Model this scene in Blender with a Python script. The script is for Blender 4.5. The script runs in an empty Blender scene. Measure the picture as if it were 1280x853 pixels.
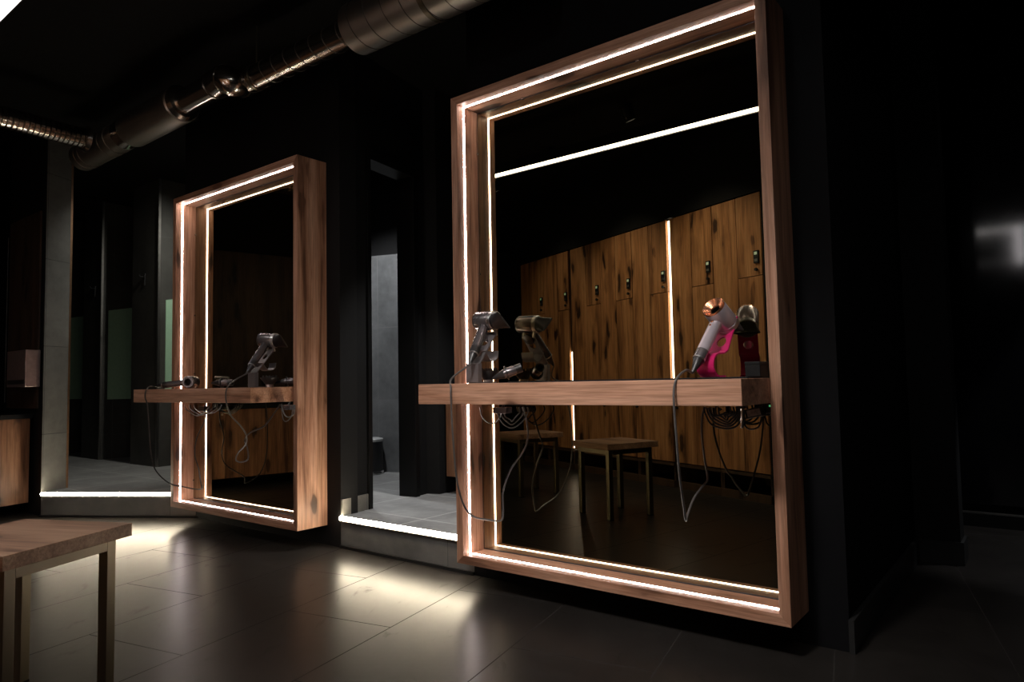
import bpy, bmesh, math, random
from mathutils import Vector, Matrix
random.seed(7)
C = bpy.context.scene.collection
K = 0.8                                  # plan unit -> metre
EYE = 0.844                              # camera height

# ------------------------------------------------------------------ camera
YAW, PIT, ROL = map(math.radians, (127.8243, 3.3913, -1.1001))
FPX = 863.87
_d = Vector((math.cos(YAW)*math.cos(PIT), math.sin(YAW)*math.cos(PIT), math.sin(PIT)))
_r0 = Vector((math.sin(YAW), -math.cos(YAW), 0)); _u0 = _r0.cross(_d)
_c, _s = math.cos(ROL), math.sin(ROL)
_r = _c*_r0 + _s*_u0; _u = -_s*_r0 + _c*_u0
cam = bpy.data.cameras.new('camera'); cam.sensor_width = 36; cam.lens = FPX/1280*36; cam.clip_start = .02
co = bpy.data.objects.new('camera', cam); C.objects.link(co)
co.matrix_world = Matrix(((_r.x, _u.x, -_d.x, 0), (_r.y, _u.y, -_d.y, 0), (_r.z, _u.z, -_d.z, EYE), (0, 0, 0, 1)))
bpy.context.scene.camera = co
CAM = Vector((0, 0, EYE))
def ray(x, y): return _d + _r*((x-640)/FPX) - _u*((y-426.5)/FPX)
def at_y(x, y, Y): v = ray(x, y); return CAM + v*(Y/v.y)        # point on the plane y = Y (metres)
def at_x(x, y, X): v = ray(x, y); return CAM + v*(X/v.x)
def at_z(x, y, Z): v = ray(x, y); return CAM + v*((Z-EYE)/v.z)
def at_pl(x, y, p, n):
    v = ray(x, y); return CAM + v*((Vector(p)-CAM).dot(Vector(n))/v.dot(Vector(n)))
def Zm(z): return K*(z+1.055)

# ------------------------------------------------------------------ materials
def new_mat(name):
    m = bpy.data.materials.new(name); m.use_nodes = True
    nt = m.node_tree; b = nt.nodes['Principled BSDF']; return m, nt, b
def N(nt, t, **kw):
    n = nt.nodes.new(t)
    for k, v in kw.items(): setattr(n, k, v)
    return n
def L(nt, a, b): nt.links.new(a, b)
def ramp(nt, stops, fac):
    r = N(nt, 'ShaderNodeValToRGB'); e = r.color_ramp.elements
    while len(e) < len(stops): e.new(.5)
    for i, (p, c) in enumerate(stops): e[i].position = p; e[i].color = (*c, 1) if len(c) == 3 else c
    L(nt, fac, r.inputs[0]); return r
def noise(nt, vec, scale, detail=4, rough=.55, dist=0):
    n = N(nt, 'ShaderNodeTexNoise'); n.inputs['Scale'].default_value = scale; n.inputs['Detail'].default_value = detail
    n.inputs['Roughness'].default_value = rough; n.inputs['Distortion'].default_value = dist
    L(nt, vec, n.inputs['Vector']); return n
def mixc(nt, f, a, b, mode='MIX'):
    m = N(nt, 'ShaderNodeMix', data_type='RGBA', blend_type=mode)
    for s, v in ((0, f), (6, a), (7, b)):
        if isinstance(v, (int, float)): m.inputs[s].default_value = v
        elif isinstance(v, tuple): m.inputs[s].default_value = (*v, 1)
        else: L(nt, v, m.inputs[s])
    return m.outputs[2]
def plain(name, col, rough=.5, metal=0, bump=0, bscale=200, var=.12, spec=None):
    m, nt, b = new_mat(name)
    tc = N(nt, 'ShaderNodeTexCoord'); n = noise(nt, tc.outputs['Object'], 35, 3)
    lo = tuple(c*(1-var) for c in col); hi = tuple(min(1, c*(1+var)) for c in col)
    r = ramp(nt, [(.3, lo), (.7, hi)], n.outputs[0]); L(nt, r.outputs[0], b.inputs['Base Color'])
    b.inputs['Roughness'].default_value = rough; b.inputs['Metallic'].default_value = metal
    if spec is not None: b.inputs['Specular IOR Level'].default_value = spec
    if bump:
        n2 = noise(nt, tc.outputs['Object'], bscale, 2); bp = N(nt, 'ShaderNodeBump'); bp.inputs['Strength'].default_value = bump
        bp.inputs['Distance'].default_value = .001; L(nt, n2.outputs[0], bp.inputs['Height']); L(nt, bp.outputs[0], b.inputs['Normal'])
    return m
def emit(name, col, s):
    m, nt, b = new_mat(name)
    b.inputs['Base Color'].default_value = (.8, .8, .8, 1); b.inputs['Emission Color'].default_value = (*col, 1)
    b.inputs['Emission Strength'].default_value = s; return m
def wood(name, axis, dark, mid, light, rough=.5, knots=1.0):
    m, nt, b = new_mat(name)
    tc = N(nt, 'ShaderNodeTexCoord'); oi = N(nt, 'ShaderNodeObjectInfo')
    off = N(nt, 'ShaderNodeVectorMath', operation='SCALE'); comb = N(nt, 'ShaderNodeCombineXYZ')
    for i in range(3): L(nt, oi.outputs['Random'], comb.inputs[i])
    L(nt, comb.outputs[0], off.inputs[0]); off.inputs['Scale'].default_value = 23.7
    add = N(nt, 'ShaderNodeVectorMath', operation='ADD'); L(nt, tc.outputs['Object'], add.inputs[0]); L(nt, off.outputs[0], add.inputs[1])
    def mapped(k):
        mp = N(nt, 'ShaderNodeMapping'); s = [1, 1, 1]; s[axis] = k; mp.inputs['Scale'].default_value = s
        L(nt, add.outputs[0], mp.inputs[0]); return mp.outputs[0]
    # knots : elongated cells
    v = N(nt, 'ShaderNodeTexVoronoi'); v.inputs['Scale'].default_value = 8.5; v.inputs['Randomness'].default_value = 1
    wv = noise(nt, mapped(.5), 9, 2); wa = N(nt, 'ShaderNodeVectorMath', operation='MULTIPLY_ADD')
    L(nt, wv.outputs['Color'], wa.inputs[0]); wa.inputs[1].default_value = (.09,)*3; L(nt, mapped(.3), wa.inputs[2]); L(nt, wa.outputs[0], v.inputs['Vector'])
    kn = ramp(nt, [(.0, (1, 1, 1)), (.15, (.9, .9, .9)), (.21, (.3, .3, .3)), (.42, (0, 0, 0))], v.outputs['Distance'])
    big = noise(nt, mapped(.07), 13, 5, .6, .6)
    sw = N(nt, 'ShaderNodeMath', operation='MULTIPLY_ADD'); L(nt, kn.outputs[0], sw.inputs[0]); sw.inputs[1].default_value = -.22; L(nt, big.outputs[0], sw.inputs[2])
    r1 = ramp(nt, [(.30, dark), (.47, mid), (.66, light)], sw.outputs[0])
    fine = noise(nt, mapped(.03), 150, 3, .7)
    r2 = ramp(nt, [(.34, (.56, .53, .5)), (.62, (1.06, 1.06, 1.06))], fine.outputs[0])
    c = mixc(nt, .85, r1.outputs[0], r2.outputs[0], 'MULTIPLY')
    # only some knots are open and dark
    sel = noise(nt, mapped(.3), 1.9, 1); rs = ramp(nt, [(.42, (0, 0, 0)), (.52, (1, 1, 1))], sel.outputs[0])
    kf = N(nt, 'ShaderNodeMath', operation='MULTIPLY'); L(nt, kn.outputs[0], kf.inputs[0]); L(nt, rs.outputs[0], kf.inputs[1])
    kp = N(nt, 'ShaderNodeMath', operation='MULTIPLY'); kp.inputs[1].default_value = .95*knots; L(nt, kf.outputs[0], kp.inputs[0])
    kcol = tuple(x*.22 for x in dark)
    c = mixc(nt, kp.outputs[0], c, kcol)
    cr = noise(nt, mapped(.035), 26, 3, .5, .4); rc = ramp(nt, [(.70, (0, 0, 0)), (.76, (1, 1, 1))], cr.outputs[0])
    cm = N(nt, 'ShaderNodeMath', operation='MULTIPLY'); cm.inputs[1].default_value = .6*knots; L(nt, rc.outputs[0], cm.inputs[0])
    c = mixc(nt, cm.outputs[0], c, tuple(x*.3 for x in dark))
    L(nt, c, b.inputs['Base Color']); b.inputs['Roughness'].default_value = rough
    b.inputs['Specular IOR Level'].default_value = .35
    bp = N(nt, 'ShaderNodeBump'); bp.inputs['Strength'].default_value = .25; bp.inputs['Distance'].default_value = .0008
    L(nt, fine.outputs[0], bp.inputs['Height']); L(nt, bp.outputs[0], b.inputs['Normal']); return m
def tile(name, col, w, h, rot, offs, grout, rough, rough2, vertical=None, offset=.0, bump=.15, spec=.5, gw=.002):
    """stone tile: brick pattern for the joints, clouded colour; vertical = direction of the wall run"""
    m, nt, b = new_mat(name); tc = N(nt, 'ShaderNodeTexCoord')
    src = tc.outputs['Object']
    if vertical is not None:
        dx, dy = vertical; dt = N(nt, 'ShaderNodeVectorMath', operation='DOT_PRODUCT'); L(nt, src, dt.inputs[0]); dt.inputs[1].default_value = (dx, dy, 0)
        sp = N(nt, 'ShaderNodeSeparateXYZ'); L(nt, src, sp.inputs[0]); cb = N(nt, 'ShaderNodeCombineXYZ')
        L(nt, dt.outputs['Value'], cb.inputs[0]); L(nt, sp.outputs[2], cb.inputs[1]); vec = cb.outputs[0]
    else: vec = src
    mp = N(nt, 'ShaderNodeMapping', vector_type='TEXTURE'); mp.inputs['Location'].default_value = offs; mp.inputs['Rotation'].default_value = (0, 0, rot)
    L(nt, vec, mp.inputs[0])
    br = N(nt, 'ShaderNodeTexBrick', offset=offset); br.inputs['Scale'].default_value = 1; br.inputs['Brick Width'].default_value = w; br.inputs['Row Height'].default_value = h
    br.inputs['Mortar Size'].default_value = gw; br.inputs['Mortar Smooth'].default_value = .2
    br.inputs['Color1'].default_value = (.92, .92, .92, 1); br.inputs['Color2'].default_value = (1.08, 1.08, 1.08, 1); br.inputs['Mortar'].default_value = (1, 1, 1, 1)
    L(nt, mp.outputs[0], br.inputs['Vector'])
    n1 = noise(nt, src, 2.6, 6, .62, .5); n2 = noise(nt, src, 17, 5, .65)
    a = ramp(nt, [(.3, tuple(c*.72 for c in col)), (.7, tuple(c*1.25 for c in col))], n1.outputs[0])
    a2 = ramp(nt, [(.3, (.85,)*3), (.7, (1.1,)*3)], n2.outputs[0])
    c = mixc(nt, 1, a.outputs[0], a2.outputs[0], 'MULTIPLY'); c = mixc(nt, 1, c, br.outputs['Color'], 'MULTIPLY')
    c = mixc(nt, br.outputs['Fac'], c, grout); L(nt, c, b.inputs['Base Color'])
    mp3 = N(nt, 'ShaderNodeMapping', vector_type='TEXTURE'); mp3.inputs['Rotation'].default_value = (0, 0, rot+.35); mp3.inputs['Scale'].default_value = (2.2, .8, 1); L(nt, vec, mp3.inputs[0])
    n3 = noise(nt, mp3.outputs[0], 9, 5, .6, .8); rr = ramp(nt, [(.35, (rough,)*3), (.62, (rough*1.05,)*3), (.75, (rough2,)*3)], n3.outputs[0])
    mr = N(nt, 'ShaderNodeMath', operation='MULTIPLY_ADD'); L(nt, br.outputs['Fac'], mr.inputs[0]); mr.inputs[1].default_value = .6; L(nt, rr.outputs[0], mr.inputs[2]); L(nt, mr.outputs[0], b.inputs['Roughness'])
    ms = N(nt, 'ShaderNodeMath', operation='MULTIPLY_ADD'); L(nt, br.outputs['Fac'], ms.inputs[0]); ms.inputs[1].default_value = -spec; ms.inputs[2].default_value = spec; L(nt, ms.outputs[0], b.inputs['Specular IOR Level'])
    hm = N(nt, 'ShaderNodeMath', operation='MULTIPLY_ADD'); L(nt, br.outputs['Fac'], hm.inputs[0]); hm.inputs[1].default_value = -1.5; L(nt, n3.outputs[0], hm.inputs[2])
    bp = N(nt, 'ShaderNodeBump'); bp.inputs['Strength'].default_value = bump; bp.inputs['Distance'].default_value = .002; L(nt, hm.outputs[0], bp.inputs['Height']); L(nt, bp.outputs[0], b.inputs['Normal'])
    return m

OD, OM, OL = (.16, .072, .042), (.44, .222, .138), (.60, .345, .235)
WX = wood('oak_along_x', 0, OD, OM, OL); WY = wood('oak_along_y', 1, OD, OM, OL); WZ = wood('oak_along_z', 2, OD, OM, OL)
LW = wood('locker_oak', 2, (.11, .045, .018), (.36, .16, .064), (.50, .25, .108), .55, 1.0)
VW = wood('vanity_oak', 2, (.085, .036, .02), (.22, .102, .054), (.31, .155, .085), .5)
SWX = wood('stool_oak', 0, (.15, .08, .05), (.30, .17, .11), (.40, .25, .165), .5, .5)
DW = wood('dark_stained_oak', 2, (.03, .016, .01), (.06, .034, .02), (.08, .045, .028), .5)
PAINT = plain('black_wall_paint', (.0055, .0055, .006), .75, 0, .1, 60, spec=.25)
PAINT2 = plain('charcoal_wall_paint', (.005, .005, .006), .7, 0, .1, 60, spec=.12)
CEILM = plain('black_ceiling_paint', (.008, .008, .008), .95, spec=.1)
FLOORM = tile('dark_stone_floor_tile', (.02, .0175, .016), .93, .465, math.radians(102), (-2.198*K, 1.519*K, 0), (.03, .027, .025), .30, .5, None, .5, .12, .145, .0024)
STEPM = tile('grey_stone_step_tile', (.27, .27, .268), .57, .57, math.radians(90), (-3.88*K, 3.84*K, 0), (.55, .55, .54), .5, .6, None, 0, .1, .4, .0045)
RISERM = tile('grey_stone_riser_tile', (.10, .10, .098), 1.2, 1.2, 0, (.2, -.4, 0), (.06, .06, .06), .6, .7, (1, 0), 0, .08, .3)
STALLM = tile('charcoal_stall_tile', (.05, .049, .045), .6, .6, 0, (.1, 1.0, 0), (.10, .10, .095), .6, .7, (.8, .6), 0, .08, .3, .0016)
COLM = tile('charcoal_column_tile', (.10, .10, .095), .6, .6, 0, (.2, .55, 0), (.05, .05, .05), .6, .7, (.45, -.89), 0, .08, .3)
TOILM = tile('grey_stone_wall_tile', (.16, .165, .17), .6, .57, 0, (0, 0, 0), (.22, .22, .22), .55, .65, (.952, .306), 0, .08, .4, .0022)
SKIRT = tile('grey_stone_skirting', (.16, .155, .14), 1.2, 1.2, 0, (.3, -.4, 0), (.1, .1, .1), .6, .7, (.3, .95), 0, .08, .3)
def metal_brushed(name, col, rough, axis=2):
    m, nt, b = new_mat(name); tc = N(nt, 'ShaderNodeTexCoord'); mp = N(nt, 'ShaderNodeMapping'); s = [60, 60, 60]; s[axis] = 6; mp.inputs['Scale'].default_value = s
    L(nt, tc.outputs['Object'], mp.inputs[0]); n = noise(nt, mp.outputs[0], 3, 2, .5)
    r = ramp(nt, [(.3, (rough*.97,)*3), (.7, (rough*1.03,)*3)], n.outputs[0]); L(nt, r.outputs[0], b.inputs['Roughness'])
    b.inputs['Base Color'].default_value = (*col, 1); b.inputs['Metallic'].default_value = 1; return m
STEEL = metal_brushed('dark_brushed_steel', (.20, .172, .125), .35)
DUCT = metal_brushed('galvanised_steel', (.58, .54, .49), .19, 0)
DUCT2 = metal_brushed('dull_galvanised_steel', (.42, .385, .34), .38, 0)
CHROME = plain('polished_chrome', (.75, .75, .75), .25, 1, var=.03)
SILVER = plain('satin_silver', (.55, .54, .55), .3, 1, var=.04)
DRYG = plain('graphite_grey_plastic', (.2, .178, .185), .27, .7, var=.05)
DRYB = plain('dark_grey_plastic', (.03, .028, .029), .33, .2, var=.05)
DRYS = plain('lilac_silver_plastic', (.58, .51, .56), .22, .5, var=.04)
COPPER = plain('satin_copper', (.78, .36, .2), .26, .9, var=.05)
PINK = plain('fuchsia_silicone', (.50, .008, .11), .42, 0, var=.06)
BLACKP = plain('black_plastic', (.012, .012, .013), .35, 0)
RUBBER = plain('black_rubber', (.006, .006, .0065), .6, 0, spec=.2)
CORDG = plain('grey_rubber_cord', (.075, .068, .065), .38, 0)
STANDG = plain('grey_stand_metal', (.15, .135, .138), .36, .25, var=.05)
CORDB = plain('black_rubber_cord', (.02, .02, .02), .4, 0)
LABELM = plain('grey_label_print', (.45, .43, .42), .6, 0, var=.5)
GOLD = plain('copper_trim', (.55, .33, .2), .35, 1)
TRIMS = plain('satin_steel_trim', (.35, .34, .32), .35, 1)
GREENG = plain('frosted_green_glass', (.32, .50, .36), .45, 0, var=.05)
SATIN = plain('satin_black_panel', (.006, .006, .007), .085, 0, var=.05, spec=.5)
BLACKTOP = plain('black_worktop', (.012, .012, .013), .25, 0)
PINKBOX = plain('brushed_rose_steel', (.42, .33, .32), .3, .8)
LEDW = emit('led_pinkish_white', (1.0, .89, .85), 42)
LEDY = emit('led_warm_white', (1.0, .85, .62), 72)
LEDL = emit('led_neutral_white', (1.0, .95, .92), 22)
LEDC = emit('ceiling_light_diffuser', (1.0, .95, .91), 20)
LEDOFF = plain('unlit_diffuser', (.02, .02, .02), .4)
GREENLED = emit('green_indicator', (.1, 1, .35), .25)
LAMP = emit('downlight_lens', (1, .97, .92), 30)
def mirror_mat(name, col):
    m, nt, b = new_mat(name); b.inputs['Base Color'].default_value = (*col, 1); b.inputs['Metallic'].default_value = 1
    tc = N(nt, 'ShaderNodeTexCoord'); n = noise(nt, tc.outputs['Object'], 3, 2); r = ramp(nt, [(.3, (.0,)*3), (.8, (.0005,)*3)], n.outputs[0])
    L(nt, r.outputs[0], b.inputs['Roughness']); return m
MIRR = mirror_mat('bronze_tinted_mirror', (.31, .28, .195))
MIRC = mirror_mat('clear_mirror', (.85, .86, .86))

# ------------------------------------------------------------------ mesh helpers
class MB:
    def __init__(s): s.v = []; s.f = []; s.mi = []; s.sm = []
    def add(s, vs, fs, mi=0, smooth=False):
        b = len(s.v); s.v += [tuple(p) for p in vs]
        for f in fs: s.f.append(tuple(b+i for i in f)); s.mi.append(mi); s.sm.append(smooth)
        return s
    def box(s, x0, x1, y0, y1, z0, z1, mi=0):
        vs = [(x, y, z) for z in (z0, z1) for y in (y0, y1) for x in (x0, x1)]
        return s.add(vs, [(0, 2, 3, 1), (4, 5, 7, 6), (0, 1, 5, 4), (2, 6, 7, 3), (0, 4, 6, 2), (1, 3, 7, 5)], mi)
    def prism(s, poly, z0, z1, mi=0, smooth=False):     # polygon in plan, counter-clockwise
        a = sum(poly[i][0]*poly[(i+1) % len(poly)][1]-poly[(i+1) % len(poly)][0]*poly[i][1] for i in range(len(poly)))
        if a < 0: poly = poly[::-1]
        n = len(poly); vs = [(x, y, z0) for x, y in poly]+[(x, y, z1) for x, y in poly]
        fs = [tuple(range(n-1, -1, -1)), tuple(range(n, 2*n))]
        s.add(vs, fs, mi)
        b = len(s.v)-2*n
        for i in range(n): s.f.append((b+i, b+(i+1) % n, b+n+(i+1) % n, b+n+i)); s.mi.append(mi); s.sm.append(smooth)
        return s
    def ribbon(s, prof, x0, x1, t, mi=0):               # a strip bent along (y,z) points, x0..x1 wide, t thick
        n = len(prof); vs = []
        for i, (y, z) in enumerate(prof):
            a = Vector(prof[max(0, i-1)]); b = Vector(prof[min(n-1, i+1)]); d = (b-a).normalized(); nx, nz = -d.y*t/2, d.x*t/2
            vs += [(x0, y+nx, z+nz), (x1, y+nx, z+nz), (x1, y-nx, z-nz), (x0, y-nx, z-nz)]
        fs = [(0, 1, 2, 3), tuple(4*(n-1)+k for k in (3, 2, 1, 0))]
        for i in range(n-1):
            a, b = 4*i, 4*i+4
            for k in range(4): fs.append((a+(k+1) % 4, a+k, b+k, b+(k+1) % 4))
        return s.add(vs, fs, mi, True)
    def tube(s, pts, r, seg=10, mi=0, caps=True):
        P = [Vector(p) for p in pts]; n = len(P); R = r if isinstance(r, (list, tuple)) else [r]*n
        up = Vector((0, 0, 1)); vs = []; prev = None
        for i in range(n):
            t = (P[min(i+1, n-1)]-P[max(i-1, 0)]).normalized()
            if prev is None:
                a = up if abs(t.z) < .9 else Vector((1, 0, 0)); nrm = (a-t*a.dot(t)).normalized()
            else: nrm = (prev-t*prev.dot(t)).normalized()
            prev = nrm; bn = t.cross(nrm)
            for k in range(seg):
                q = 2*math.pi*k/seg; vs.append(P[i]+(nrm*math.cos(q)+bn*math.sin(q))*R[i])
        fs = []
        for i in range(n-1):
            for k in range(seg): fs.append((i*seg+k, i*seg+(k+1) % seg, (i+1)*seg+(k+1) % seg, (i+1)*seg+k))
        s.add(vs, fs, mi, True)
        if caps: b = len(s.v)-n*seg; s.f += [tuple(b+k for k in range(seg-1, -1, -1)), tuple(b+(n-1)*seg+k for k in range(seg))]; s.mi += [mi]*2; s.sm += [False]*2
        return s
    def lathe(s, prof, o, axis, seg=32, mi=0):          # prof: (distance along axis, radius); closed ends where radius is 0
        a = Vector(axis).normalized(); h = Vector((0, 0, 1)) if abs(a.z) < .9 else Vector((1, 0, 0)); e1 = (h-a*h.dot(a)).normalized(); e2 = a.cross(e1); o = Vector(o)
        vs = []; fs = []; n = len(prof)
        for (t, r) in prof:
            for k in range(seg): q = 2*math.pi*k/seg; vs.append(o+a*t+(e1*math.cos(q)+e2*math.sin(q))*r)
        for i in range(n-1):
            for k in range(seg): fs.append((i*seg+k, i*seg+(k+1) % seg, (i+1)*seg+(k+1) % seg, (i+1)*seg+k))
        s.add(vs, fs, mi, True); b = len(s.v)-n*seg
        if prof[0] != prof[-1]:
            s.f += [tuple(b+k for k in range(seg-1, -1, -1)), tuple(b+(n-1)*seg+k for k in range(seg))]; s.mi += [mi]*2; s.sm += [False]*2
        return s
    def xf(s, M):
        s.v = [tuple(M @ Vector(p)) for p in s.v]; return s
    def build(s, name, mat, parent=None, bevel=0, world=True, angle=35):
        me = bpy.data.meshes.new(name); off = Vector((0, 0, 0))
        if parent is not None and world:
            p = parent
            while p is not None: off += p.location; p = p.parent
        me.from_pydata([tuple(Vector(p)-off) for p in s.v], [], s.f)
        for m in (mat if isinstance(mat, (list, tuple)) else [mat]): me.materials.append(m)
        for p, mi, sm in zip(me.polygons, s.mi, s.sm): p.material_index = mi; p.use_smooth = True
        bm = bmesh.new(); bm.from_mesh(me); bmesh.ops.recalc_face_normals(bm, faces=bm.faces); bm.to_mesh(me); bm.free()
        me.set_sharp_from_angle(angle=math.radians(angle))
        o = bpy.data.objects.new(name, me); C.objects.link(o)
        if parent is not None: o.parent = parent
        if bevel:
            b = o.modifiers.new('bevel', 'BEVEL'); b.width = bevel; b.segments = 2; b.limit_method = 'ANGLE'; b.angle_limit = math.radians(40); b.harden_normals = True
        return o
def tag(o, label=None, cat=None, group=None, kind=None):
    if label: o['label'] = label
    if cat: o['category'] = cat
    if group: o['group'] = group
    if kind: o['kind'] = kind
    return o
def thing(name, label, cat, loc, group=None):
    o = bpy.data.objects.new(name, None); C.objects.link(o); o.location = loc; o.empty_display_size = .05
    return tag(o, label, cat, group)
def struct(o): o['kind'] = 'structure'; return o
def spline(pts, n=8):
    P = [Vector(p) for p in pts]; out = []
    for i in range(len(P)-1):
        a, b, c, d = P[max(i-1, 0)], P[i], P[i+1], P[min(i+2, len(P)-1)]
        for k in range(n):
            t = k/n; out.append(.5*((2*b)+(c-a)*t+(2*a-5*b+4*c-d)*t*t+(3*b-a-3*c+d)*t**3))
    return out+[P[-1]]
def pl(*pts): return [(K*x, K*y) for x, y in pts]

H = 2.72
WY0 = 2.328          # face of the mirror wall
# ------------------------------------------------------------------ room shell
o = struct(MB().prism(pl((-9.2, -4), (2.1, -4), (2.1, 7.2), (-9.2, 7.2)), -.1, 0).build('floor', FLOORM)); o['label'] = 'dark stone tiled floor'
struct(MB().prism(pl((-12.8, -4), (2.1, -4), (2.1, 7.2), (-12.8, 7.2)), H, H+.1).build('ceiling', CEILM))
STEP = Zm(-.853)
STF = [(-2.55, 2.91), (-3.70, 2.91), (-3.70, 2.98), (-5.50, 2.98), (-5.50, 2.945), (-6.745, 2.195), (-6.86, 2.42), (-12.7, 2.42), (-12.7, 7), (-2.55, 7)]
def step_platform():
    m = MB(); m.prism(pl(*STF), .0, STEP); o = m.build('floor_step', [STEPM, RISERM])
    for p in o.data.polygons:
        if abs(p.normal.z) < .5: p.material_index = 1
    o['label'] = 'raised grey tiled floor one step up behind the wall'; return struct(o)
step_platform()
def wall(name, poly, z0, z1, mat=PAINT): return struct(MB().prism(pl(*poly), z0, z1).build(name, mat))
wall('wall_back_left', [(-5.56, 2.91), (-3.70, 2.91), (-3.70, 3.05), (-5.56, 3.05)], 0, H)
wall('wall_back_right', [(-2.55, 2.91), (-.655, 2.91), (-.655, 4.75), (-.72, 4.75), (-.72, 5.95), (-2.55, 5.95)], 0, H, PAINT2)
wall('wall_pillar', [(-.72, 4.56), (-.437, 4.56), (-.437, 4.75), (-.72, 4.75)], 0, H)
# skirting round the right hand corner
struct(MB().prism(pl((-.655, 2.895), (-.635, 2.895), (-.635, 4.545), (-.655, 4.56)), 0, .1).prism(pl((-.635, 4.545), (-.422, 4.545), (-.422, 4.76), (-.437, 4.76), (-.437, 4.56), (-.635, 4.56)), 0, .1).build('baseboard_right', plain('black_skirting', (.02, .02, .02), .4)))
# glazed satin black partition at the far right
pt = struct(MB().box(-.72*K, 2.0*K, 5.80*K, 5.86*K, .12, H).build('wall_partition', SATIN))
struct(MB().box(-.72*K, 2.0*K, 5.76*K, 5.84*K, .0, .07).box(-.72*K, 2.0*K, 5.765*K, 5.80*K, .07, .078, 1).build('trim_partition', [PAINT, TRIMS]))
wall('wall_right', [(1.9, -4), (2.0, -4), (2.0, 5.9), (1.9, 5.9)], 0, H)
wall('wall_front', [(-1.3, -3.9), (2.0, -3.9), (2.0, -3.8), (-1.3, -3.8)], 0, H)

# ------------------------------------------------------------------ lockers (opposite wall, seen in the mirrors)
LA = Vector((-1.858*K, -.188*K, 0)); LD = Vector((-.9224, -.3861, 0)); LN = Vector((-.3861, .9224, 0))
LROT = math.atan2(-LD.y, -LD.x)                      # local +x runs towards the right hand end
def lk(s, n): return LA+LD*(s*K)+LN*(n*K)
def lwall(name, s0, s1, n0, n1, z0, z1, mat=PAINT):
    a, b, c, d = lk(s0, n0), lk(s1, n0), lk(s1, n1), lk(s0, n1)
    return struct(MB().prism([(p.x, p.y) for p in (a, b, c, d)], z0, z1).build(name, mat))
LZ0, LZ1, LZM = Zm(-.81), Zm(1.577), Zm(.862)
lwall('wall_lockers', -.04, 4.35, -.75, -.62, 0, H)
lwall('wall_bulkhead', -.03, 4.35, -.62, -.01, LZ1+.01, H)
lwall('wall_lockers_end', 4.10, 4.35, -.62, .0, 0, LZ1+.01)
lwall('wall_lockers_return', -.045, -.03, -3.6, -.01, 0, H)
lwall('wall_lockers_filler', -.03, .010, -.62, -.01, 0, LZ1+.01)
def locker(s0, s1, sp, label, first=None):
    """two column locker: lock column s0..sp (towards the right end), tall door sp..s1"""
    c = (s0+s1)/2; w = (s1-s0)*K; loc = lk(c, 0); t = thing('locker', label, 'locker', loc, 'oak lockers along the opposite wall'); t.rotation_euler.z = LROT
    xs = (c-sp)*K; x1 = w/2; x0 = -w/2; g = .0025
    m = MB(); yb = -.45; th = .016
    m.box(x0+.001, x0+th, yb, -.021, .0, LZ1).box(x1-th, x1-.001, yb, -.021, 0, LZ1).box(x0+th, x1-th, yb, -.021, LZ0-.03, LZ0-.004).box(x0+th, x1-th, yb, -.021, LZ1-th, LZ1)
    m.box(x0+th, x1-th, yb, yb+.01, 0, LZ1).box(x0+th, x1-th, yb+.01, -.03, .0, .03).box(xs-.008, xs+.008, yb, -.022, LZ0, LZ1-th).box(x0+.001, x1-.001, -.021, -.002, LZ0-.028, LZ0-.006)
    m.box(x0+.001, x1-.001, -.021, -.002, 0, .055)
    m.build('carcass', DW, t, world=False)
    def door(nm, a, b, z0, z1): return MB().box(a+g, b-g, -.020, 0, z0+g, z1-g).build(nm, LW, t, .001, world=False)
    def lock(d, x, zl, zk):
        f = MB(); f.box(x-.02, x+.02, 0, .014, zl-.043, zl+.043).box(x-.012, x+.012, .0135, .0148, zl+.014, zl+.034, 1).box(x-.013, x+.013, .0135, .0148, zl-.032, zl-.014, 2)
        k = f.build('lock', [BLACKP, GREENLED if zl > 1.3 else BLACKP, TRIMS], d, .002, world=False); k['label'] = 'black digital lock with a small display'
        q = MB().lathe([(0, .006), (.012, .006), (.012, .012), (.022, .011), (.022, 0)], (x, 0, zk), (0, 1, 0), 16).build('knob', BLACKP, d, world=False)
    td = door('tall_door', x0, xs, LZ0, LZ1); lock(td, x0+.03, Zm(-.17), Zm(-.28))
    ud = door('upper_door', xs, x1, LZM, LZ1); lock(ud, x1-.04, Zm(1.022), Zm(.913))
    door('lower_door', xs, x1, LZ0, LZM)
    return t
locker(.012, .565, .28, 'oak locker reflected behind the pink dryer, rightmost in the large mirror')
locker(.567, 1.122, .84, 'oak locker reflected just right of the long lit strip')
locker(1.172, 1.714, 1.443, 'oak locker reflected just left of the long lit strip')
locker(1.716, 2.273, 1.996, 'oak locker reflected second to the left of the long lit strip')
locker(2.275, 2.86, 2.552, 'oak locker reflected just right of the short lit strip')
locker(2.912, 3.47, 3.165, 'oak locker reflected just left of the short lit strip')
locker(3.472, 4.05, 3.757, 'oak locker at the far left end of the reflected row')
def vstrip(s, zo0, zo1, zl0, zl1, label):
    t = thing('led_strip', label, 'light', lk(s, -.02), 'light strips between the lockers'); t.rotation_euler.z = LROT
    MB().box(-.02, .02, -.03, -.015, 0.0, LZ1).build('channel', BLACKP, t, world=False)
    MB().box(-.011, .011, -.015, .0015, zl0, zl1).build('diffuser', LEDL, t, world=False)
    if zo1 > zo0: MB().box(-.011, .011, -.015, -.004, zo0, zo1).build('diffuser', LEDOFF, t, world=False)
vstrip(1.147, LZ0, Zm(-.12), Zm(-.12), LZ1-.01, 'long vertical lit strip between the reflected lockers, right of the middle')
vstrip(2.886, Zm(.347), LZ1, LZ0+.01, Zm(.347), 'short vertical lit strip between the reflected lockers, further left')

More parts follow.
